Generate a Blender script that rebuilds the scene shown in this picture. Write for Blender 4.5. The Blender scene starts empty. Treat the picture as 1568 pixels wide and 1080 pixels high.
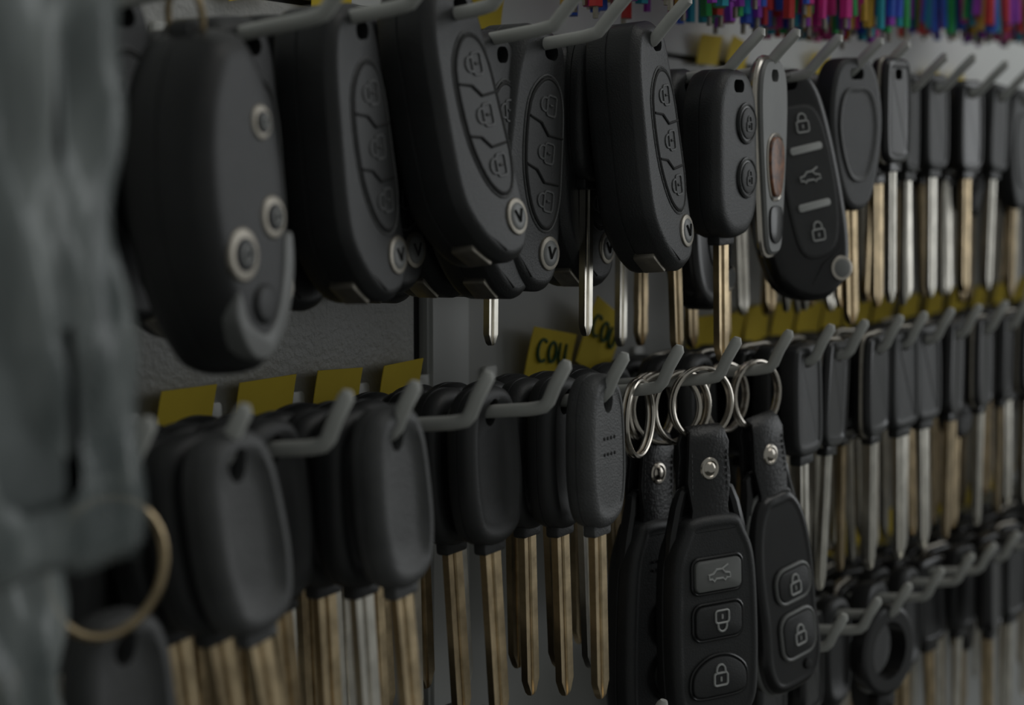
import bpy, bmesh, math, random
from mathutils import Vector, Matrix, noise
random.seed(7)
scene = bpy.context.scene
scene.view_settings.view_transform = 'Standard'
COL = scene.collection
CZ = 1.5           # eye height of the camera, metres
MM = 0.001

# ------------------------------------------------------------------ materials
def mat_new(name, col, rough=0.5, metal=0.0, bump=0.0, bscale=400.0, var=0.0, vscale=60.0, spec=0.5, coat=0.0, col2=None):
    m = bpy.data.materials.new(name); m.use_nodes = True
    nt = m.node_tree; N = nt.nodes; L = nt.links
    p = N['Principled BSDF']
    p.inputs['Base Color'].default_value = (*col, 1)
    p.inputs['Roughness'].default_value = rough
    p.inputs['Metallic'].default_value = metal
    p.inputs['Specular IOR Level'].default_value = spec
    p.inputs['Coat Weight'].default_value = coat
    tc = N.new('ShaderNodeTexCoord')
    if bump > 0:
        nz = N.new('ShaderNodeTexNoise'); nz.inputs['Scale'].default_value = bscale; nz.inputs['Detail'].default_value = 3
        L.new(tc.outputs['Object'], nz.inputs['Vector'])
        b = N.new('ShaderNodeBump'); b.inputs['Strength'].default_value = bump; b.inputs['Distance'].default_value = 0.0004
        L.new(nz.outputs['Fac'], b.inputs['Height']); L.new(b.outputs['Normal'], p.inputs['Normal'])
    if var > 0 or col2:
        nz2 = N.new('ShaderNodeTexNoise'); nz2.inputs['Scale'].default_value = vscale; nz2.inputs['Detail'].default_value = 4
        L.new(tc.outputs['Object'], nz2.inputs['Vector'])
        r = N.new('ShaderNodeValToRGB')
        r.color_ramp.elements[0].position = 0.35; r.color_ramp.elements[1].position = 0.68
        a = col2 if col2 else tuple(c*(1-var) for c in col)
        r.color_ramp.elements[0].color = (*a, 1)
        r.color_ramp.elements[1].color = (*tuple(min(1, c*(1+var)) for c in col), 1)
        L.new(nz2.outputs['Fac'], r.inputs['Fac']); L.new(r.outputs['Color'], p.inputs['Base Color'])
    return m

M = {}
M['black'] = mat_new('black_plastic', (0.029, 0.030, 0.031), 0.42, bump=0.35, bscale=1800, var=0.12, vscale=90, spec=.45)
M['black2'] = mat_new('soft_black_rubber', (0.037, 0.038, 0.039), 0.48, bump=0.25, bscale=1500, var=0.12, vscale=70, spec=.45)
M['grey'] = mat_new('worn_dark_grey_plastic', (0.092, 0.094, 0.095), 0.44, bump=0.6, bscale=1500, var=0.15, vscale=90, spec=.45)
M['gloss'] = mat_new('glossy_black_plastic', (0.020, 0.020, 0.021), 0.24, var=0.1, spec=.5)
M['dark'] = mat_new('recess_black', (0.012, 0.012, 0.012), 0.7, var=0.1)
M['icon'] = mat_new('icon_grey_print', (0.50, 0.51, 0.50), 0.5, var=0.08)
M['btn'] = mat_new('light_grey_button', (0.20, 0.205, 0.20), 0.4, var=0.1)
M['brass'] = mat_new('brass', (0.50, 0.39, 0.24), 0.32, metal=1.0, var=0.25, vscale=120, bump=0.1, bscale=600)
M['steel'] = mat_new('nickel_steel', (0.64, 0.61, 0.54), 0.28, metal=1.0, var=0.15, vscale=120)
M['chrome'] = mat_new('satin_chrome', (0.66, 0.61, 0.54), 0.22, metal=1.0, var=0.1)
M['badge'] = mat_new('dull_metal_badge', (0.38, 0.35, 0.30), 0.42, metal=.8, var=0.12, vscale=300)
M['hook'] = mat_new('grey_painted_hook', (0.58, 0.585, 0.555), 0.33, var=0.06, vscale=50, bump=0.1, bscale=300)
M['yellow'] = mat_new('yellow_paper_tag', (0.98, 0.72, 0.06), 0.75, var=0.06, vscale=40)
M['ink'] = mat_new('green_black_ink', (0.01, 0.09, 0.04), 0.6, var=0.1)
M['leather'] = mat_new('black_leather', (0.018, 0.018, 0.019), 0.34, bump=0.5, bscale=900, var=0.2)
M['orange'] = mat_new('orange_enamel', (0.38, 0.15, 0.06), 0.35, col2=(.08, .04, .03), vscale=260)
M['wall'] = mat_new('textured_grey_panel', (0.46, 0.46, 0.44), 0.42, bump=1.0, bscale=420, var=0.06, vscale=12)
M['panel'] = mat_new('smooth_grey_panel', (0.43, 0.435, 0.42), 0.4, bump=0.08, bscale=80, var=0.06, vscale=10)
M['post'] = mat_new('light_grey_metal_post', (0.64, 0.65, 0.64), 0.35, var=0.06, vscale=10)
M['lit_upper'] = mat_new('painted_lit_wall_grey', (0.78, 0.80, 0.78), 0.5, var=0.06, vscale=8)  # paler than the panels: light on the upper wall put into the colour
M['floor'] = mat_new('grey_floor', (0.10, 0.10, 0.09), 0.6, var=0.1, vscale=5)
cords = []
for nm, c in (('purple', (.38, .06, .55)), ('magenta', (.8, .05, .35)), ('teal', (.03, .45, .58)), ('green', (.05, .50, .14)), ('blue', (.06, .16, .75)), ('redcord', (.75, .05, .05)), ('gold', (.7, .42, .06))):
    M[nm] = mat_new(nm + '_cord', c, 0.35, var=0.2); cords.append(nm)

def bag_mat():
    m = bpy.data.materials.new('clear_plastic_bag'); m.use_nodes = True
    nt = m.node_tree; N = nt.nodes; L = nt.links
    p = N['Principled BSDF']; out = N['Material Output']
    p.inputs['Roughness'].default_value = 0.2
    tc = N.new('ShaderNodeTexCoord'); mp = N.new('ShaderNodeMapping'); mp.inputs['Scale'].default_value = (1.4, 1, .3)
    nz = N.new('ShaderNodeTexNoise')
    nz.inputs['Scale'].default_value = 30; nz.inputs['Detail'].default_value = 3; nz.inputs['Distortion'].default_value = .9
    L.new(tc.outputs['Object'], mp.inputs['Vector']); L.new(mp.outputs['Vector'], nz.inputs['Vector'])
    r = N.new('ShaderNodeValToRGB')
    r.color_ramp.elements[0].position = 0.40; r.color_ramp.elements[0].color = (0.17, 0.20, 0.20, 1)
    r.color_ramp.elements[1].position = 0.66; r.color_ramp.elements[1].color = (0.46, 0.50, 0.49, 1)
    L.new(nz.outputs['Fac'], r.inputs['Fac']); L.new(r.outputs['Color'], p.inputs['Base Color'])
    bm = N.new('ShaderNodeBump'); bm.inputs['Strength'].default_value = .8; bm.inputs['Distance'].default_value = .004
    L.new(nz.outputs['Fac'], bm.inputs['Height']); L.new(bm.outputs['Normal'], p.inputs['Normal'])
    t = N.new('ShaderNodeBsdfTransparent'); mx = N.new('ShaderNodeMixShader'); mx.inputs['Fac'].default_value = 0.62
    L.new(t.outputs[0], mx.inputs[1]); L.new(p.outputs[0], mx.inputs[2]); L.new(mx.outputs[0], out.inputs['Surface'])
    return m
M['bag'] = bag_mat()
M['bagin'] = mat_new('grey_teal_contents', (0.26, 0.29, 0.29), 0.6, col2=(0.07, 0.085, 0.085), vscale=26)

# ------------------------------------------------------------------ mesh tools
def spline(ctrl, k=5):
    n = len(ctrl); out = []
    for i in range(n):
        p0, p1, p2, p3 = [Vector(ctrl[(i+j-1) % n]) for j in range(4)]
        for s in range(k):
            t = s/k
            out.append(0.5*((2*p1)+(-p0+p2)*t+(2*p0-5*p1+4*p2-p3)*t*t+(-p0+3*p1-3*p2+p3)*t**3))
    return [(v.x, v.y) for v in out]

def rrect(w, h, r, cx=0, cz=0, k=4, ang=0):
    pts = []
    for sx, sz, a0 in ((1, 1, 0), (-1, 1, 90), (-1, -1, 180), (1, -1, 270)):
        for i in range(k+1):
            a = math.radians(a0+90*i/k)
            pts.append((sx*(w/2-r)+r*math.cos(a), sz*(h/2-r)+r*math.sin(a)))
    c, s = math.cos(ang), math.sin(ang)
    return [(cx+x*c-z*s, cz+x*s+z*c) for x, z in pts]

def circ(r, cx=0, cz=0, k=20, rz=None):
    rz = rz or r
    return [(cx+r*math.cos(2*math.pi*i/k), cz+rz*math.sin(2*math.pi*i/k)) for i in range(k)]

def offset(o, d):
    n = len(o); A = sum(o[i][0]*o[(i+1) % n][1]-o[(i+1) % n][0]*o[i][1] for i in range(n))
    sg = 1 if A > 0 else -1
    res = []
    for i in range(n):
        a = Vector(o[i-1]); b = Vector(o[(i+1) % n]); t = (b-a)
        if t.length < 1e-9: t = Vector((1, 0))
        t.normalize(); nrm = Vector((t.y, -t.x))*sg
        res.append((o[i][0]-nrm.x*d, o[i][1]-nrm.y*d))
    return res

def pr(y0, y1, b, seg=3, b0=None):
    b0 = b if b0 is None else b0
    P = []
    for i in range(seg+1):
        a = math.pi/2*i/seg
        P.append((y0-b0*(1-math.cos(a)), b0*(1-math.sin(a))))
    for i in range(seg, -1, -1):
        a = math.pi/2*i/seg
        P.append((y1+b*(1-math.cos(a)), b*(1-math.sin(a))))
    return P

class Builder:
    def __init__(s):
        s.v = []; s.f = []; s.m = []; s.names = []
    def mi(s, name):
        if name not in s.names: s.names.append(name)
        return s.names.index(name)
    def slab(s, o, prof, mat, T=None):
        mi = s.mi(mat); base = len(s.v); n = len(o)
        cx = sum(p[0] for p in o)/n; cz = sum(p[1] for p in o)/n
        for q in prof:
            y, ins = q[0], q[1]; sc = q[2] if len(q) > 2 else 1.0
            oo = offset(o, ins) if abs(ins) > 1e-9 else o
            for x, z in oo:
                p = Vector((cx+(x-cx)*sc, y, cz+(z-cz)*sc))
                s.v.append(T @ p if T else p)
        for r in range(len(prof)-1):
            for i in range(n):
                j = (i+1) % n
                s.f.append((base+r*n+i, base+r*n+j, base+(r+1)*n+j, base+(r+1)*n+i)); s.m.append(mi)
        s.f.append(tuple(base+i for i in range(n))[::-1]); s.m.append(mi)
        e = base+(len(prof)-1)*n
        s.f.append(tuple(e+i for i in range(n))); s.m.append(mi)
    def tube(s, pts, r, mat, k=8, closed=False, T=None, caps=True):
        mi = s.mi(mat); base = len(s.v); P = [Vector(p) for p in pts]; n = len(P)
        up = None
        for i in range(n):
            if closed: t = P[(i+1) % n]-P[i-1]
            else: t = P[min(i+1, n-1)]-P[max(i-1, 0)]
            t.normalize()
            if up is None:
                up = Vector((0, 0, 1)) if abs(t.z) < 0.8 else Vector((1, 0, 0))
            side = t.cross(up)
            if side.length < 1e-6: side = t.cross(Vector((0, 1, 0)))
            side.normalize(); up = side.cross(t).normalized()
            rr = r[i] if isinstance(r, (list, tuple)) else r
            for j in range(k):
                a = 2*math.pi*j/k
                p = P[i]+side*(rr*math.cos(a))+up*(rr*math.sin(a))
                s.v.append(T @ p if T else p)
        for i in range(n if closed else n-1):
            for j in range(k):
                a = base+i*k+j; b = base+i*k+(j+1) % k
                c = base+((i+1) % n)*k+(j+1) % k; d = base+((i+1) % n)*k+j
                s.f.append((a, b, c, d)); s.m.append(mi)
        if not closed and caps:
            s.f.append(tuple(base+j for j in range(k))); s.m.append(mi)
            s.f.append(tuple(base+(n-1)*k+j for j in range(k))); s.m.append(mi)
    def rim(s, o, y, r, mat, k=6):
        s.tube([(x, y, z) for x, z in o], r, mat, k, True)
    def mesh(s, name):
        me = bpy.data.meshes.new(name)
        me.from_pydata([tuple(v*MM) for v in s.v], [], s.f)
        for nm in s.names: me.materials.append(M[nm])
        me.polygons.foreach_set('material_index', s.m)
        bm = bmesh.new(); bm.from_mesh(me)
        bmesh.ops.recalc_face_normals(bm, faces=bm.faces); bm.to_mesh(me); bm.free()
        me.polygons.foreach_set('use_smooth', [True]*len(me.polygons))
        me.set_sharp_from_angle(angle=math.radians(38))
        me.update(); return me
    def add_with_holes(s, o, prof, mat, holes, depth=30):
        """slab with real drilled holes (exact boolean on a temp object)"""
        b = Builder(); b.slab(o, prof, mat); me = b.mesh('tmp')
        ob = bpy.data.objects.new('tmp', me); COL.objects.link(ob); cs = []
        for h in holes:
            c = Builder(); c.slab(h, [(depth, 0), (-depth, 0)], mat)
            co = bpy.data.objects.new('tmpc', c.mesh('tmpc')); COL.objects.link(co); cs.append(co)
            md = ob.modifiers.new('b', 'BOOLEAN'); md.operation = 'DIFFERENCE'; md.object = co; md.solver = 'EXACT'
        bpy.context.view_layer.update()
        ev = ob.evaluated_get(bpy.context.evaluated_depsgraph_get()); r = ev.to_mesh()
        base = len(s.v); mi = s.mi(mat)
        for v in r.vertices: s.v.append(v.co/MM)
        for p in r.polygons: s.f.append(tuple(base+i for i in p.vertices)); s.m.append(mi)
        ev.to_mesh_clear()
        for q in cs+[ob]:
            d = q.data; bpy.data.objects.remove(q); bpy.data.meshes.remove(d)
    def blade(s, z0, L, w, t, mat, cx=0.0, teeth=False):
        g = t*0.22
        half = [(-w/2, t/2), (-w/2, -t/2), (-w*.28, -t/2), (-w*.24, -g), (w*.02, -g), (w*.06, -t/2), (w/2, -t/2),
                (w/2, t/2), (w*.28, t/2), (w*.24, g), (-w*.02, g), (-w*.06, t/2)]
        mi = s.mi(mat); base = len(s.v); n = len(half)
        zs = [(z0, 1.0, 0), (z0-2, 1, 0)]
        if teeth:
            kk = 8
            for i in range(kk): zs.append((z0-6-(L-14)*i/kk, 1.0-0.22*random.random(), 0))
        zs += [(z0-L+w*.7, 1.0, 0), (z0-L+w*.15, .45, 0), (z0-L, .25, 0)]
        for z, sc, _ in zs:
            for x, y in half: s.v.append(Vector((cx+x*sc, y*(0.6 if z == z0-L else 1), z)))
        for r in range(len(zs)-1):
            for i in range(n):
                j = (i+1) % n
                s.f.append((base+r*n+i, base+r*n+j, base+(r+1)*n+j, base+(r+1)*n+i)); s.m.append(mi)
        s.f.append(tuple(base+i for i in range(n))); s.m.append(mi)
        e = base+(len(zs)-1)*n; s.f.append(tuple(e+i for i in range(n))); s.m.append(mi)
    # small printed / moulded icons on a face at depth y
    def lock(s, x, z, sc, y, mat='icon', rot=0.0, r=0.28):
        def tr(p):
            c, sn = math.cos(rot), math.sin(rot)
            return (x+p[0]*c-p[1]*sn, y, z+p[0]*sn+p[1]*c)
        body = rrect(sc*1.1, sc*0.85, sc*.18, 0, -sc*.3, 3)
        s.tube([tr(p) for p in body], r, mat, 5, True)
        arc = [(-sc*.36, sc*.12)]+[(sc*.36*math.cos(a), sc*.35+sc*.36*math.sin(a)) for a in [math.pi*(1-i/6) for i in range(7)]]+[(sc*.36, sc*.12)]
        s.tube([tr(p) for p in arc], r, mat, 5)
        s.tube([tr((0, -sc*.15)), tr((0, -sc*.45))], r, mat, 5)
    def car(s, x, z, sc, y, mat='icon', r=0.28):
        P = [(-1.3, -.35), (-1.35, .1), (-.8, .2), (-.4, .6), (.35, .6), (.75, .2), (1.3, .1), (1.35, -.35), (.9, -.35), (.7, -.6), (.45, -.35), (-.45, -.35), (-.7, -.6), (-.9, -.35)]
        s.tube([(x+a*sc, y, z+b*sc) for a, b in P], r, mat, 5, True)
        s.tube([(x+.3*sc, y, z+.6*sc), (x+1.1*sc, y, z+1.0*sc)], r, mat, 5)

def mirror(half):
    """half: right side pts from top centre to bottom centre (x,z) -> closed ctrl (CW)"""
    return half+[(-x, z) for x, z in reversed(half) if abs(x) > 1e-6]

TPL = {}
# ---- rubber headed transponder key, smooth round head with dished face
def t_round(name, body, blade, dots=False, L=56, w=7.6, dish=True, teeth=False, wide=.84):
    b = Builder()
    half = [(0, 8), (9.4, 6), (14.4, -1), (16.0, -14), (15.6, -27), (11.5, -37), (0, -40.5)]
    o = spline(mirror([(x*wide, z) for x, z in half]), 5)
    prof = [(4.8, 2.4, .96), (4.6, 2.0), (3.6, .6), (1.8, 0), (.25, 0), (.12, .35), (-.12, .35), (-.25, 0), (-1.8, 0), (-3.6, .6), (-4.6, 1.8), (-5.0, 3.0)]
    if dish:
        prof += [(-5.0, 3.0, .93), (-4.0, 3.0, .85), (-3.2, 3.0, .74), (-2.9, 3.0, .55)]
    else:
        prof += [(-5.1, 3.0, .95), (-4.8, 3.0, .92), (-4.8, 3.0, .8)]
    b.add_with_holes(o, prof, body, [circ(3.1, 0, 0, 20, 4.2)])
    if dots:
        for i in range(4):
            for j in range(2):
                b.slab(circ(.6, -3+i*2.2, -12-j*5, 8), pr(-3.0, -5.1, .2, 1), 'dark')
    b.slab(rrect(w+3.5, 6, 1.2, 0, -40), pr(2.2, -2.2, .7, 2), body)
    b.blade(-39, L, w, 2.3, blade, teeth=teeth)
    TPL[name] = b.mesh(name)
t_round('k_round_brass', 'black2', 'brass')
t_round('k_round_grey', 'grey', 'brass')
t_round('k_round_steel', 'black', 'steel')
t_round('k_round_dots', 'grey', 'brass', dots=True, dish=False, wide=.80)
t_round('k_wide_brass', 'black2', 'brass', wide=.92, w=8)
t_round('k_teeth', 'black', 'brass', wide=.8, teeth=True)
t_round('k_slim_steel', 'black', 'steel', wide=.7, w=5.2, L=53)

# ---- rectangular headed key
def t_rect(name, body, blade, L=58, w=7.5, edge=None, hw=25, hh=42):
    b = Builder()
    o = spline([(0, 7), (hw*.36, 6.4), (hw*.47, 1), (hw*.5, -12), (hw*.48, -hh+12), (hw*.34, -hh+7), (0, -hh+6),
                (-hw*.34, -hh+7), (-hw*.48, -hh+12), (-hw*.5, -12), (-hw*.47, 1), (-hw*.36, 6.4)], 4)
    b.add_with_holes(o, [(4, 1.4), (3.4, .4), (2.4, 0), (-2.4, 0), (-3.4, .4), (-4, 1.4), (-4, 3), (-3.5, 3.6), (-3.4, 5)], body, [rrect(8, 4.5, 2, 0, 0.5)])
    if edge:
        b.rim(offset(o, -.1), 0, .9, edge, 8)
    b.slab(rrect(w+5, 5, 1, 0, -hh+5), pr(2.4, -2.4, .6, 2), body)
    b.blade(-hh+6, L, w, 2.2, blade)
    TPL[name] = b.mesh(name)
t_rect('k_rect_steel', 'black', 'steel')
t_rect('k_rect_brass', 'gloss', 'brass')
t_rect('k_rect_edge', 'gloss', 'steel', edge='badge', hw=28)

# ---- teardrop dished key (large thumb recess)
b = Builder()
o = spline(mirror([(0, 7), (9, 6), (15, -2), (17.5, -18), (14.5, -36), (8.5, -50), (0, -54)]), 5)
b.add_with_holes(o, [(5, 2), (4, .5), (2.5, 0), (-2.5, 0), (-4.2, .5), (-5, 1.8), (-5, 3)], 'black', [rrect(9, 4.5, 2, 0, .5)])
d = [(x*.72, -24+(z+24)*.62) for x, z in o]
b.slab(d, [(-4.5, 0), (-5.6, .1), (-5.8, .6), (-5.5, 1.4), (-4.9, 2.6), (-4.7, 5)], 'grey')
b.blade(-52, 48, 7.5, 2.3, 'brass')
TPL['k_tear'] = b.mesh('k_tear')

# ---- folded flip key
def t_flip(name, body='black', pad='black2'):
    b = Builder()
    o = spline([(-2, 7.5), (6, 7.2), (12, 3), (14.8, -8), (16.6, -28), (18.4, -48), (19.4, -60), (18.6, -69), (14, -74.5), (5, -75.5), (-4, -71),
                (-13, -61), (-17.0, -50), (-17.0, -26), (-15.5, -6), (-10.5, 5.5)], 5)
    prof = [(9.8, 3.0), (9.4, 1.6), (8.2, .4), (6.8, 0), (1.9, 0), (1.7, .4), (1.3, .4), (1.1, 0), (-6.4, 0), (-7.1, .3), (-8.9, 2.1), (-9.5, 2.9), (-9.6, 4.0)]
    b.add_with_holes(o, prof, body, [rrect(7.5, 5, 2.4, 3.0, 0)])
    # key pad
    pad_o = spline([(0, -9.5), (7, -10), (11, -17), (12.8, -33), (13.6, -46), (11, -54), (5.5, -55), (-1, -49), (-6, -36), (-6.4, -18)], 4)
    b.slab(pad_o, [(-8.6, 0), (-9.9, 0), (-10.1, .4), (-10.1, 1)], pad)
    b.rim(pad_o, -9.7, .65, 'dark'); b.rim(offset(pad_o, -1.2), -9.6, .45, 'grey')
    for z in (-23, -38):
        b.tube([(-6.4+abs(z+20)*.04, -10.1, z+1), (0, -10.3, z), (4.5, -10.3, z-3.4), (12.6, -10.1, z-3)], .45, 'dark', 6)
    for x, z in ((3, -17), (4, -32), (6, -47)):
        b.lock(x, z, 5.8, -10.1, 'grey', r=.5, rot=math.radians(90))
    # pivot badge
    b.slab(circ(5.6, 11.6, -63, 24), pr(-7, -10.3, .6, 2), 'badge')
    b.slab(circ(4.3, 11.6, -63, 24), [(-8, 0), (-10.2, 0), (-10.6, .6), (-10.7, 2)], 'btn')
    b.tube([(9.8, -10.8, -61), (11.6, -10.9, -64.5), (13.4, -10.8, -61)], .45, 'dark', 5)
    # bottom hinge metal and side seam
    b.slab(rrect(11, 4, 1.2, -3.0, -70.6, 4, math.radians(-36)), pr(2.5, -5.2, .6, 2), 'badge')
    b.tube([(-16.4, -6.4, -52), (-9, -9.0, -62), (3, -9.6, -71.5)], .35, 'dark', 6)
    TPL[name] = b.mesh(name)
t_flip('flip')

# ---- oval five button flip key
b = Builder()
o = spline([(0, 6), (9, 5), (15, -3), (18, -20), (19.5, -44), (19, -64), (15, -77), (5, -83.5), (-6, -82), (-15, -74), (-18.8, -55), (-18.4, -28), (-14.5, -5), (-8, 4.5)], 5)
b.add_with_holes(o, [(7, 3), (6, 1), (4, 0), (.5, 0), (.25, .4), (-.05, .4), (-.3, 0), (-3.8, 0), (-5.6, .8), (-6.6, 2.4), (-6.9, 4), (-7, 6)], 'gloss', [rrect(9, 5, 2.4, 0, .5)])
pad_o = spline([(1, -8), (10, -10), (14, -22), (15, -45), (12, -62), (4, -67), (-5, -64), (-8, -45), (-8, -22), (-5, -10)], 4)
b.slab(pad_o, [(-6, 0), (-7.2, 0), (-7.5, .5), (-7.5, 1.5)], 'black2')
b.rim(pad_o, -7.1, .35, 'dark')
b.lock(3.5, -15, 5.0, -7.7, r=.4); b.lock(3.5, -57, 5.0, -7.7, r=.4)
b.car(3.5, -36, 3.4, -7.7, r=.4)
for z in (-25, -47):
    b.slab(rrect(15, 3.0, 1.2, 3.5, z, 3, math.radians(3)), pr(-7, -8.1, .3, 2), 'icon')
b.slab(circ(5, 12, -73, 24), pr(-4, -7.7, .6, 2), 'chrome'); b.slab(circ(3.7, 12, -73, 24), pr(-6, -8, .4, 2), 'btn')
b.tube([(-2, -6.9, -77), (4, -7.2, -70), (12, -7.0, -66), (17.5, -5.4, -62)], .3, 'dark', 6)
TPL['oval_flip'] = b.mesh('oval_flip')

# ---- round headed 2-button remote head
b = Builder()
o = spline(mirror([(0, 6), (9, 4.5), (15.5, -5), (16.5, -22), (15.5, -42), (9, -51), (0, -53)]), 5)
b.add_with_holes(o, [(7.5, 3), (6.4, 1), (4, 0), (.3, 0), (.1, .4), (-.1, .4), (-.3, 0), (-4.2, 0), (-6.4, 1), (-7.4, 2.6), (-7.6, 5)], 'black', [rrect(8, 4.5, 2, 0, 0)])
for z in (-13, -32):
    b.slab(circ(7.4, 5, z, 24), pr(-5, -8.4, .6, 2), 'gloss'); b.slab(circ(5.6, 5, z, 24), pr(-6, -9, .7, 2), 'black2')
    b.rim(circ(6.6, 5, z, 24), -8.4, .4, 'grey'); b.lock(5, z, 3.6, -9.1, 'grey', r=.35)
b.slab(rrect(12, 5, 1, 0, -53), pr(2.5, -2.5, .6, 2), 'black')
b.blade(-53, 44, 7.5, 2.4, 'brass')
TPL['two_btn'] = b.mesh('two_btn')

# ---- dark pendant key with metal edge and orange enamel
b = Builder()
o = spline(mirror([(0, 6), (8, 5), (13, -3), (13, -20), (10, -45), (7, -62), (0, -65)]), 4)
b.add_with_holes(o, [(3, 1.2), (2.2, .2), (-2.2, .2), (-3, 1.2), (-3, 2.5)], 'btn', [rrect(7, 4.5, 2, 0, 0)])
b.rim(o, 0, 1.4, 'chrome', 8)
b.slab(spline(mirror([(0, -22), (6, -25), (7, -33), (4, -42), (0, -44)]), 4), pr(-2, -4.2, .8, 3), 'orange')
b.rim(spline(mirror([(0, -21), (7, -24), (8, -33), (5, -43), (0, -45)]), 4), -3, .6, 'chrome')
b.slab(spline(mirror([(0, -47), (6, -49), (5.5, -58), (0, -61)]), 4), pr(-2, -3.8, .5, 2), 'gloss')
TPL['pendant'] = b.mesh('pendant')

# ---- large rounded remote with chrome buttons, on a small split ring
b = Builder()
o = spline([(1, 1), (9, -1), (16, -12), (19.5, -28), (19.5, -44), (16.5, -62), (9, -77), (0, -82), (-8, -78), (-16, -63), (-20.5, -42), (-18, -20), (-9, -3)], 6)
o = [(x, z-8) for x, z in o]
b.slab(o, [(14, 6, .80), (13.4, 5, .90), (11.5, 3.4, .96), (8.5, 1.6), (5, .4), (2, 0), (-.2, 0), (-.5, .4), (-.9, .4), (-1.2, 0), (-5, .2), (-9, 1.2), (-11.0, 2.6), (-12.4, 4.2), (-13.0, 5.6), (-13.3, 6, .94), (-13.4, 6, .7)], 'black')
for x, z, r in ((7.0, -30, 4.4), (8.0, -53, 5.4), (-7, -60, 6.6)):
    b.slab(circ(r, x, z, 28), pr(-10, -14.0, .8, 3), 'badge')
    b.slab(circ(r*.62, x, z, 20), pr(-13, -14.6, .4, 2), 'black2'); b.rim(circ(r*.28, x, z, 14), -14.7, .35, 'icon')
cres = spline([(16, -58), (15, -68), (9, -80), (0, -86), (-8, -84), (-13, -74), (-10, -68), (-7, -76), (0, -80), (6, -75), (10, -66), (12, -59)], 4)
b.slab(cres, pr(-6, -13.8, .9, 3), 'btn')
b.slab(circ(5, 0, -73, 24), pr(-10, -14.6, 1.4, 3), 'black')
b.tube([(0, 8.0*math.cos(a)*.6, -4+8.0*math.sin(a)) for a in [2*math.pi*i/28 for i in range(28)]], .9, 'brass', 8, True)
b.slab(rrect(8, 7, 2, 0, -8), pr(3, -3, 1, 2), 'black2')
TPL['big_remote'] = b.mesh('big_remote')

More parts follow.
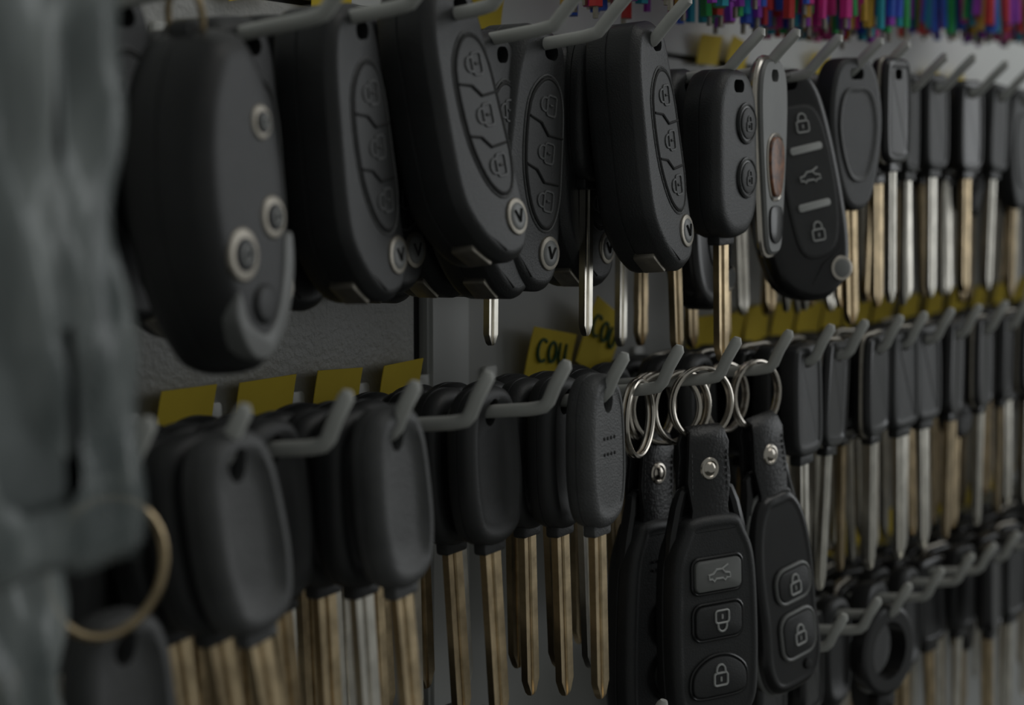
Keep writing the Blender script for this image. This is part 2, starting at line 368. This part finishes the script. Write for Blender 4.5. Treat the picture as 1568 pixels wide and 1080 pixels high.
# ---- car remote on leather strap and steel ring
def t_strap(name, style, remw=37, ringr=12.5, K=1.0, W=18.5, zs=0, sh=0):
    b = Builder()
    n = 40
    for dy in (-.8, .8):
        b.tube([(ringr*math.cos(2*math.pi*i/n), dy+.5*math.sin(math.pi*i/n), -ringr+1+ringr*math.sin(2*math.pi*i/n)) for i in range(n)], .85, 'chrome', 8, True)
    zb = -2*ringr+1
    path = [(3.0, zb-32), (3.0, zb-14), (2.8, zb-6), (3.2, zb-1), (2.2, zb+3), (0, zb+4.2), (-2.2, zb+3), (-3.2, zb-1), (-2.8, zb-6), (-2.9, zb-14), (-3.2, zb-24), (-3.1, zb-34)]
    mi = b.mi('leather'); base = len(b.v)
    for i, (y, z) in enumerate(path):
        p0 = Vector(path[max(i-1, 0)]); p1 = Vector(path[min(i+1, len(path)-1)]); t = (p1-p0).normalized(); nn = Vector((t.y, -t.x))
        w = W*(1.0 if z < zb-6 else (.92 if z < zb else .8))
        w *= .82 if (zb-28 < z < zb-20) else 1
        for sx, sn in ((-1, -.7), (-.94, -.95), (.94, -.95), (1, -.7), (1, .7), (.94, .95), (-.94, .95), (-1, .7)):
            b.v.append(Vector((sx*w/2, y+nn.x*sn, z+nn.y*sn)))
    for i in range(len(path)-1):
        for j in range(8):
            b.f.append((base+i*8+j, base+i*8+(j+1) % 8, base+(i+1)*8+(j+1) % 8, base+(i+1)*8+j)); b.m.append(mi)
    b.f.append(tuple(base+j for j in range(8))); b.m.append(mi)
    e = base+(len(path)-1)*8; b.f.append(tuple(e+j for j in range(8))); b.m.append(mi)
    for sx in (-1, 1):   # stitching
        for q in range(7):
            b.tube([(sx*W*.41, -3.95, zb-4-q*2.2), (sx*W*.41, -3.95, zb-5.3-q*2.2)], .22, 'grey', 5)
    b.slab(circ(4.0, 0, zb-10, 24), [(-2, 0), (-3.9, 0), (-4.4, .4), (-4.5, 1.1), (-4.2, 1.5), (-4.9, 2.2), (-5.1, 3)], 'chrome')
    b.slab(circ(3.0, 0, zb-10, 20), [(2, 0), (4.6, .2), (4.9, 1)], 'chrome')
    start = len(b.v)
    z0 = zb-29; w = remw/2
    T = Matrix.Translation((0, 0, z0))
    if style != 'c':
        half = [(0, 3), (w*.55, 2), (w*.74, -3), (w*.93, -12), (w, -28), (w, -52), (w*.9, -66), (w*.5, -73), (0, -74)]
    else:
        half = [(0, 4), (w*.5, 3), (w*.85, -6), (w, -22), (w*.97, -42), (w*1.0, -58), (w*.7, -68), (0, -70)]
    ro = spline(mirror(half), 5)
    face = 'black' if style != 'c' else 'gloss'
    b.slab(ro, [(6, 2.6), (5.2, 1), (3.6, .1), (.4, 0), (.2, .4), (-.2, .4), (-.4, 0), (-3.4, .1), (-5.0, .9), (-5.8, 2.2), (-6, 3.4), (-5.7, 4.0), (-5.7, 5)], face, T)
    if style == 'c':
        b.tube([(x, 0-1.5, z+z0) for x, z in offset(ro, -.2)], .9, 'btn', 8, True)
    for sx in (-1, 1):
        b.tube([(sx*w*.86, 0, z0-14), (sx*w*.76, 0, z0-3), (sx*w*.64, 0, z0+6), (sx*(W/2+1.0), 0, z0+11), (sx*(W/2-1), 0, z0+12.5)], [1.6, 2.4, 2.3, 1.9, 1.2], 'gloss', 8)
    b.tube([(-W/2, 0, z0+12.4), (W/2, 0, z0+12.4)], 1.3, 'gloss', 8)
    if style == 'a':
        b.slab(rrect(20, 11, 2.2, 0, z0-18), pr(-5, -7.2, .7, 2), 'btn'); b.rim(rrect(21.6, 12.6, 2.8, 0, z0-18), -6, .6, 'gloss')
        b.car(0, z0-18, 3.4, -7.35, 'icon', r=.4)
        b.slab(rrect(20, 11.5, 3, 0, z0-34.5), pr(-5, -7, .7, 2), 'black2'); b.rim(rrect(21.6, 13, 3.6, 0, z0-34.5), -6, .55, 'gloss')
        b.lock(1, z0-34.5, 5.2, -7.2, r=.4, rot=math.radians(180))
        bo = spline([(-11.5, z0-58), (-10.5, z0-52), (-4, z0-47.8), (4, z0-47.8), (10.5, z0-52), (11.5, z0-58), (9, z0-60.6), (0, z0-61), (-9, z0-60.6)], 4)
        b.slab(bo, pr(-5, -7, .7, 2), 'black2'); b.rim(offset(bo, -.8), -6, .55, 'gloss')
        b.lock(0, z0-53.6, 5.2, -7.2, r=.4)
        b.slab(rrect(6, 2.2, .8, 0, z0-67), pr(-5, -6.3, .2, 1), 'dark')
    elif style == 'b':
        for i in range(3):
            for j in range(2): b.slab(circ(.5, -5+i*3, z0-12-j*3, 8), pr(-5, -6.3, .2, 1), 'dark')
        for z in (-34, -53):
            bo = spline([(2, z0+z+7), (13, z0+z+6), (14, z0+z-2), (12, z0+z-7), (2, z0+z-8), (-3, z0+z-3), (-3, z0+z+3)], 4)
            b.slab(bo, pr(-5, -7.1, .8, 2), 'black2'); b.rim(offset(bo, -.8), -6.0, .6, 'gloss'); b.lock(6, z0+z, 4.5, -7.25, r=.4)
    else:
        for z, h in ((-30, 11), (-49, 15)):
            bo = rrect(17, h, 4, 2, z0+z)
            b.slab(bo, pr(-5, -7.2, .7, 2), 'black2'); b.rim(offset(bo, -.8), -6.2, .8, 'btn'); b.lock(2, z0+z, 5.0, -7.4, r=.4)
        b.slab(circ(2, 6, z0-62, 14), pr(-5, -6.6, .4, 2), 'dark')
    for i in range(start, len(b.v)):
        v = b.v[i]; b.v[i] = Vector((v.x*K+sh, v.y*1.05, z0+(v.z-z0)*K+zs))
    TPL[name] = b.mesh(name)
t_strap('strap_a', 'a', remw=38, K=1.0, sh=.5); t_strap('strap_b', 'b', remw=34); t_strap('strap_c', 'c', remw=33, K=1.05)

# ---- big black loop head key
b = Builder()
o = circ(20, 0, -15, 40); inn = circ(12.5, 0, -15, 32)
b.add_with_holes(o, [(4, 1.5), (3.2, .3), (2, 0), (-2, 0), (-3.2, .3), (-4, 1.5), (-4, 3)], 'gloss', [inn])
b.slab(rrect(13, 8, 2, 0, -37), pr(3, -3, 1, 2), 'gloss'); b.blade(-39, 50, 7.5, 2.2, 'brass')
TPL['loop'] = b.mesh('loop')
# ---- plain split ring
b = Builder()
for dy in (-.8, .8):
    b.tube([(12.5*math.cos(2*math.pi*i/40), dy+.5*math.sin(math.pi*i/40), -11.5+12.5*math.sin(2*math.pi*i/40)) for i in range(40)], .85, 'chrome', 8, True)
TPL['ring'] = b.mesh('ring')

# ------------------------------------------------------------------ hooks
ROWZ = {0: 168.0, 1: 53.0, 2: -60.0, 3: -175.0}    # rod end height relative to eye
DZ = {(1, 359.5): -6, (1, 582): -6, (1, 612.5): -4, (1, 651.6): -3, (1, 766): -2, (1, 691): -1, (1, 432.7): 3}
def rod_z(row, n, dz=0):
    return ROWZ[row]+dz-(92-n)*0.105
def make_hook_mesh(endn, tipn, rise):
    b = Builder(); s = 0.105
    P = [(0, -1.5, -(92-1.5)*s)]+[(0, -n, -(92-n)*s) for n in (25, 50, 75, endn-6)]
    z0 = -(92-endn)*s
    P += [(0, -(endn-3), z0-.1), (0, -(endn-.5), z0+.5), (0, -(endn+1.2), z0+2.2), (0, -(endn+(tipn-endn)*.5), z0+rise*.5), (0, -tipn, z0+rise-1.5), (0, -tipn-.4, z0+rise)]
    b.tube(P, [2.05]*(len(P)-1)+[1.2], 'hook', 12)
    b.slab(rrect(9, 20, 2, 0, -(92)*s), pr(0, -2.0, .5, 2), 'hook')
    return b.mesh('display_hook')
HM = {1: make_hook_mesh(91, 103, 14.5), 2: make_hook_mesh(96, 103, 14.5)}
HM[0] = HM[1]; HM[3] = HM[2]
def hook(row, u):
    ob = bpy.data.objects.new('display_hook', HM[row]); COL.objects.link(ob)
    ob.location = (u*MM, 0, CZ+(ROWZ[row]+DZ.get((row, u), 0))*MM)
    ob.rotation_euler = (0, 0, math.radians(random.uniform(-.8, .8)))
H1 = [250, 287, 324, 359.5, 395, 432.7, 467.8, 493.6, 528, 582, 612.5, 651.6, 691, 723, 766, 804, 850, 888, 925, 962, 1000, 1037, 1075, 1112, 1150, 1190, 1230, 1270]
H2 = [245, 282.5, 313.6, 350.5, 379, 413.5, 452.9, 487.5, 524.8, 566.5, 609.3, 646.5, 680.5, 720, 746, 782, 818, 855, 892, 930, 967, 1004, 1041, 1078, 1115, 1152, 1190, 1230, 1270]
H3 = [400, 437, 475, 515, 664, 701, 734, 774, 813, 845, 882, 920, 957, 995, 1032, 1070, 1107, 1145, 1185, 1225]
for u in H1: hook(1, u)
for u in H2: hook(2, u)
for u in H3: hook(3, u)
H0 = [560+37*i for i in range(14)]
for u in H0: hook(0, u)

def place(tpl, name, row, u, n, tilt=0, yaw=0, lean=0, dz=0, parent=None, du=0):
    ob = bpy.data.objects.new(name, TPL[tpl]); COL.objects.link(ob)
    R = Matrix.Rotation(math.radians(yaw), 4, 'Z') @ Matrix.Rotation(math.radians(-lean), 4, 'X') @ Matrix.Rotation(math.radians(-tilt), 4, 'Y')
    loc = Vector(((u+du)*MM, -n*MM, CZ+(rod_z(row, n)+dz+DZ.get((row, u), 0))*MM))
    if parent:
        loc = loc-parent.location
        ob.parent = parent
    ob.matrix_local = Matrix.Translation(loc) @ R
    return ob

# ---- row 1 heroes
place('big_remote', 'round_car_remote', 1, 324, 76, tilt=7, yaw=9, lean=2, dz=-3)
place('flip', 'flip_car_key', 1, 395, 62, tilt=7, yaw=10, lean=2, dz=-3)
place('flip', 'flip_car_key', 1, 432.7, 69, tilt=9, yaw=1, lean=7, dz=2)
place('flip', 'flip_car_key', 1, 467.8, 60, tilt=4, yaw=6, lean=1, dz=-4)
place('flip', 'flip_car_key', 1, 493.6, 62, tilt=-9, yaw=-2, lean=0, dz=-1)
place('flip', 'flip_car_key', 1, 528, 54, tilt=5, yaw=4, lean=1, dz=-2)
place('flip', 'flip_car_key', 1, 528, 81, tilt=7, yaw=6, lean=4)
place('two_btn', 'two_button_car_key', 1, 582, 88, tilt=2, yaw=0, dz=-5)
place('pendant', 'metal_edged_key_pendant', 1, 612.5, 92, tilt=2, yaw=4, dz=-2)
place('oval_flip', 'oval_flip_car_key', 1, 651.6, 78, tilt=9, yaw=-32, lean=3, dz=-3)
place('k_tear', 'teardrop_car_key', 1, 691, 90, tilt=3, yaw=-14)
place('k_rect_edge', 'chrome_edged_car_key', 1, 723, 96, tilt=2, yaw=0)
for u, ns, tp in ((324, (44,), 'flip'), (359.5, (54, 32), 'flip'), (395, (38,), 'flip'), (432.7, (44, 22), 'flip'),
              (467.8, (38, 16), 'flip'), (493.6, (38,), 'flip'), (582, (68,), 'two_btn'), (612.5, (62,), 'oval_flip'), (651.6, (54, 38), 'k_tear')):
    for n in ns:
        place(tp, 'flip_car_key' if 'flip' in tp else 'car_key', 1, u, n, tilt=random.uniform(0, 7), yaw=random.uniform(0, 6), dz=-2)
for u, n, t in ((493.6, 51, 'k_slim_steel'), (528, 66, 'k_slim_steel'), (582, 49, 'k_slim_steel'), (612.5, 40, 'k_teeth')):
    place(t, 'car_key', 1, u, n, tilt=random.uniform(-1, 2), dz=-2)

# ---- row 2 heroes
place('k_round_grey', 'car_key', 2, 313.6, 97, tilt=9, yaw=0, lean=4)
place('k_round_brass', 'car_key', 2, 313.6, 85, tilt=8, yaw=-3, lean=4)
place('k_round_brass', 'car_key', 2, 313.6, 73, tilt=7, yaw=-2, lean=3)
place('k_round_brass', 'car_key', 2, 350.5, 76, tilt=6, yaw=2, lean=2)
place('k_round_brass', 'car_key', 2, 350.5, 62, tilt=5, yaw=0, lean=2)
place('k_round_grey', 'car_key', 2, 379, 94, tilt=4, yaw=3, lean=3)
place('k_round_steel', 'car_key', 2, 379, 82, tilt=3, yaw=0, lean=2)
place('k_round_brass', 'car_key', 2, 379, 70, tilt=3, yaw=0, lean=1)
place('k_round_brass', 'car_key', 2, 413.5, 60, tilt=3, yaw=2, lean=1)
place('k_wide_brass', 'car_key', 2, 452.9, 74, tilt=3, yaw=0, lean=2)
place('k_round_brass', 'car_key', 2, 452.9, 60, tilt=3, yaw=0, lean=2)
place('k_round_dots', 'car_key', 2, 487.5, 93, tilt=1, yaw=2, lean=1)
place('k_round_brass', 'car_key', 2, 487.5, 79, tilt=2, yaw=2, lean=1)
place('k_round_brass', 'car_key', 2, 487.5, 67, tilt=1, yaw=3, lean=1)
place('strap_b', 'leather_strap_car_remote', 2, 566.5, 70, tilt=-1, yaw=-10, dz=2)
place('strap_a', 'leather_strap_car_remote', 2, 566.5, 89.5, tilt=2, yaw=-26, dz=3)
place('strap_c', 'leather_strap_car_remote', 2, 609.3, 89, tilt=10, yaw=-14, dz=2)
place('ring', 'steel_key_ring', 2, 566.5, 82, yaw=-20, dz=2)
place('ring', 'steel_key_ring', 2, 566.5, 76, yaw=-40, dz=2)
place('ring', 'steel_key_ring', 2, 609.3, 78, yaw=-10, dz=2)
place('ring', 'steel_key_ring', 2, 524.8, 88, yaw=10, dz=2)
for u, ns in ((313.6, (60, 46)), (350.5, (48, 34)), (379, (56, 42, 28)), (413.5, (48, 36)), (452.9, (46, 32)), (487.5, (52, 38, 24)), (524.8, (66, 52, 38)), (566.5, (52, 38)), (609.3, (64, 50, 36)), (282.5, (72, 54))):
    for n in ns:
        place(random.choice(['k_round_brass', 'k_wide_brass', 'k_round_steel', 'k_teeth']), 'car_key', 2, u, n, tilt=random.uniform(0, 4), yaw=random.uniform(-3, 3), lean=1)
# ---- bundles of keys on the hooks further along the wall
def bundle(row, u, ns, kinds, name='car_key_bundle'):
    e = bpy.data.objects.new(name, None); COL.objects.link(e)
    e.location = (u*MM, -0.05, CZ+ROWZ[row]*MM); e.empty_display_size = .01
    bpy.context.view_layer.update()
    for i, n in enumerate(ns):
        place(random.choice(kinds), 'key_%d' % (i+1), row, u, n, tilt=random.uniform(-4, 4), yaw=random.uniform(-9, 9), lean=random.uniform(-1, 2), dz=0, parent=e)
rects = ['k_rect_steel', 'k_rect_brass', 'k_rect_steel', 'k_rect_edge']
mix = rects+['k_round_steel', 'k_teeth', 'k_tear']
for u in H1:
    if u > 700: bundle(1, u, [84-12*i+random.uniform(-2, 2) for i in range(1 if u < 730 else 0, 6)], rects if u < 900 else mix)
for u in H2:
    if u > 640: bundle(2, u, [91-12*i+random.uniform(-2, 2) for i in range(7)], rects+['k_tear'] if u < 900 else mix)
for u in H3:
    ns = [(70 if u < 860 else 88)-13*i+random.uniform(-2, 2) for i in range(5)]
    bundle(3, u, ns, mix)
place('loop', 'loop_head_car_key', 3, 734, 92, tilt=0, yaw=-12)

# ------------------------------------------------------------------ tags
def tag(u, z, w=24, h=17, n=3.5, rot=0, fold=6, text=False):
    b = Builder(); mi = b.mi('yellow')
    K = 6
    for i in range(K+1):
        t = i/K; zz = h*(t-.5); y = -fold*0.25*(t**2)
        for x in (-w/2, w/2):
            for d in (0, .35): b.v.append(Vector((x, y-d, zz)))
    for i in range(K):
        a = i*4; c = a+4
        b.f += [(a+1, a+3, c+3, c+1), (a, c, c+2, a+2), (a, a+1, c+1, c), (a+2, c+2, c+3, a+3)]; b.m += [mi]*4
    b.f += [(0, 2, 3, 1), (K*4, K*4+1, K*4+3, K*4+2)]; b.m += [mi]*2
    if text:
        y = -1.5
        b.tube([(-7+3.4*math.cos(a), y, 3.5+4.4*math.sin(a)) for a in [math.radians(50+i*26) for i in range(11)]], .65, 'ink', 5)
        b.tube([(0+2.6*math.cos(a), y, 3.5+4.0*math.sin(a)) for a in [math.radians(i*30) for i in range(12)]], .65, 'ink', 5, True)
        b.tube([(5, y, 7.6), (5, y, 1.6), (6.2, y, -.4), (8.2, y, -.4), (9.4, y, 1.6), (9.4, y, 7.6)], .65, 'ink', 5)
    ob = bpy.data.objects.new('yellow_price_tag', b.mesh('yellow_price_tag')); COL.objects.link(ob)
    ob.location = (u*MM, -n*MM, CZ+z*MM); ob.rotation_euler = (math.radians(random.uniform(2, 8)), math.radians(rot), math.radians(random.uniform(-4, 4)))
for u, r in ((399, 0), (435, -2), (471, 2), (506, -2)): tag(u, -63, rot=r, w=25, h=19)
tag(600, -60, w=31, h=24, rot=9, text=True, n=6); tag(636, -54, w=27, h=28, rot=24, text=True, n=8)
for u in (735, 762, 790, 820, 850, 880, 915, 950, 990, 1030, 1070, 1110, 1150, 1190): tag(u, -58+random.uniform(-2, 2), w=28, h=20, rot=random.uniform(-6, 6), n=4)
for u in (395, 430, 470, 559, 738, 767, 860, 1018, 1060): tag(u, 70+random.uniform(-1, 2), w=21, h=13, rot=random.uniform(-12, 12), n=4)
for u in (700, 740, 780, 830, 870, 910, 960, 1010, 1060, 1110, 1160): tag(u, -178+random.uniform(-3, 3), w=28, h=20, rot=random.uniform(-8, 8), n=4)

# ------------------------------------------------------------------ colourful cords hanging from the upper row
def cord_cluster(u0, u1, zlo, zhi):
    b = Builder()
    for i in range(190):
        u = random.uniform(u0, u1); n = random.uniform(35, 88); z = zlo+(zhi-zlo)*(u-u0)/(u1-u0)+random.uniform(0, 9)
        top = rod_z(0, n)-2
        x2 = u+random.uniform(-3, 3)
        b.tube([(u, -n, top), (u+random.uniform(-1, 1), -n, (top+z)/2), (x2, -n-random.uniform(-2, 2), z)], random.uniform(1.5, 2.8), random.choice(cords), 6)
        if i % 4 == 0: b.tube([(x2, -n, z), (x2, -n, z-4)], 1.1, 'badge', 6)
    ob = bpy.data.objects.new('colourful_keychain_cords', b.mesh('colourful_keychain_cords')); COL.objects.link(ob)
    ob.location = (0, 0, CZ)
cord_cluster(545, 790, 67, 73); cord_cluster(880, 1060, 84, 90)

# ------------------------------------------------------------------ plastic bags (left foreground)
def make_bag(loc, z0, H, xl, xr, seed=0, taper=12):
    nx, nz = 44, 70; verts = []; faces = []
    e = bpy.data.objects.new('plastic_parts_bag', None); COL.objects.link(e); e.location = loc; e.empty_display_size = .02
    for side in (-1, 1):
        for j in range(nz+1):
            t = j/nz; z = z0+t*H
            uL = xl+3*math.sin(t*9); uR = xr-taper*t+2.2*math.sin(t*17+seed)+1.4*math.sin(t*41)
            for i in range(nx+1):
                s = i/nx; x = uL+(uR-uL)*s
                th = 15*(math.sin(math.pi*min(max(s, 0), 1))**.45)*(math.sin(math.pi*min(t*1.02, 1))**.35)
                w = noise.noise(Vector((x*.035+seed, z*.018, side*3)))*9+noise.noise(Vector((x*.09+z*.03+seed, z*.02, side*7)))*9
                w += (1-abs(noise.noise(Vector((x*.07-z*.02, z*.012+seed, side*5)))*2.4))*4
                edge = min(1, 6*s, 6*(1-s), 10*t)
                verts.append(((x)*MM, (side*th+w*edge)*MM, (z-4.5*noise.noise(Vector((x*.06, 5, seed))))*MM))
    N = (nx+1)*(nz+1)
    for sd in range(2):
        for j in range(nz):
            for i in range(nx):
                a = sd*N+j*(nx+1)+i; faces.append((a, a+1, a+nx+2, a+nx+1))
    me = bpy.data.meshes.new('bag_film'); me.from_pydata(verts, [], faces)
    bm = bmesh.new(); bm.from_mesh(me); bmesh.ops.remove_doubles(bm, verts=bm.verts, dist=.0004); bmesh.ops.recalc_face_normals(bm, faces=bm.faces); bm.to_mesh(me); bm.free()
    me.polygons.foreach_set('use_smooth', [True]*len(me.polygons)); me.materials.append(M['bag'])
    f = bpy.data.objects.new('bag_film', me); COL.objects.link(f); f.parent = e
    b = Builder()
    a, c = xl+14, xr-20; q = z0+13; r = z0+H-20
    b.slab(spline([(a+6, q), (c-10, q), (c, q+12), (c-2, (q+r)/2), (c-8, r-20), (c-16, r), (a+4, r), (a, (q+r)/2)], 5), pr(7, -7, 5, 4), 'bagin')
    o2 = bpy.data.objects.new('bag_contents', b.mesh('bag_contents')); COL.objects.link(o2); o2.parent = e
make_bag((.186, -.130, CZ), -68, 235, -70, 66)
make_bag((.213, -.100, CZ), -205, 150, -60, 50, seed=5, taper=3)
place('k_round_grey', 'car_key', 2, 282.5, 92, tilt=4, yaw=-4, dz=-36)
b = Builder()
b.tube([(14*math.cos(2*math.pi*i/36), 0, 15*math.sin(2*math.pi*i/36)) for i in range(36)], 1.1, 'brass', 8, True)
rg = bpy.data.objects.new('brass_key_ring', b.mesh('brass_key_ring')); COL.objects.link(rg)
rg.location = (.2735, -.099, CZ-.0765); rg.rotation_euler = (math.radians(4), 0, math.radians(-15))

# ------------------------------------------------------------------ wall and room
def box(name, x0, x1, y0, y1, z0, z1, mat, bev=0):
    me = bpy.data.meshes.new(name); bm = bmesh.new(); bmesh.ops.create_cube(bm, size=1)
    for v in bm.verts:
        v.co = Vector((x0+(v.co.x+.5)*(x1-x0), y0+(v.co.y+.5)*(y1-y0), z0+(v.co.z+.5)*(z1-z0)))
    if bev: bmesh.ops.bevel(bm, geom=bm.edges[:], offset=bev, segments=2, affect='EDGES')
    bm.to_mesh(me); bm.free(); me.materials.append(M[mat]); ob = bpy.data.objects.new(name, me); COL.objects.link(ob); return ob
box('wall_back', -1.2, 3.2, .002, .10, 0, 2.7, 'dark')
box('wall_panel_textured', -1.2, .5205, 0, .004, .3, CZ+.064, 'wall', .0006)
box('wall_panel_smooth', .5525, 3.2, 0, .004, .3, CZ+.064, 'panel', .0006)
box('wall_upper_lit_strip', -1.2, 3.2, -.001, .004, CZ+.066, 2.6, 'lit_upper', .0006)  # upper wall, its brighter light painted in as a paler strip
box('wall_upright_post', .5260, .5515, -.003, .004, .3, CZ+.064, 'post', .0015)
box('floor', -1.2, 3.2, -2.6, .10, -.05, 0, 'floor')

# ------------------------------------------------------------------ lights
w = bpy.data.worlds.new('room_light'); scene.world = w; w.use_nodes = True
w.node_tree.nodes['Background'].inputs[0].default_value = (.96, 1.0, .97, 1)
w.node_tree.nodes['Background'].inputs[1].default_value = .155
def area(name, loc, tgt, sx, sy, e, col):
    l = bpy.data.lights.new(name, 'AREA'); l.shape = 'RECTANGLE'; l.size = sx; l.size_y = sy; l.energy = e; l.color = col
    o = bpy.data.objects.new(name, l); COL.objects.link(o); o.location = loc
    o.rotation_euler = (Vector(tgt)-Vector(loc)).to_track_quat('-Z', 'Y').to_euler()
area('ceiling_light', (.9, -.75, 2.45), (.6, 0, 1.5), 1.0, .6, 1.8, (1, .98, .93))
area('window_light', (2.0, -1.1, 1.8), (.6, 0, 1.5), .9, 1.1, 4.6, (.95, .98, 1))

# ------------------------------------------------------------------ camera
cam = bpy.data.cameras.new('camera'); co = bpy.data.objects.new('camera', cam); COL.objects.link(co)
cam.sensor_width = 36; cam.lens = 64.2; cam.clip_start = .01
co.location = (0, -.379, CZ)
phi = math.radians(33); p = math.radians(4.6)
co.rotation_euler = Vector((math.cos(phi)*math.cos(p), math.sin(phi)*math.cos(p), -math.sin(p))).to_track_quat('-Z', 'Y').to_euler()
cam.dof.use_dof = True; cam.dof.focus_distance = .60; cam.dof.aperture_fstop = 9
scene.camera = co
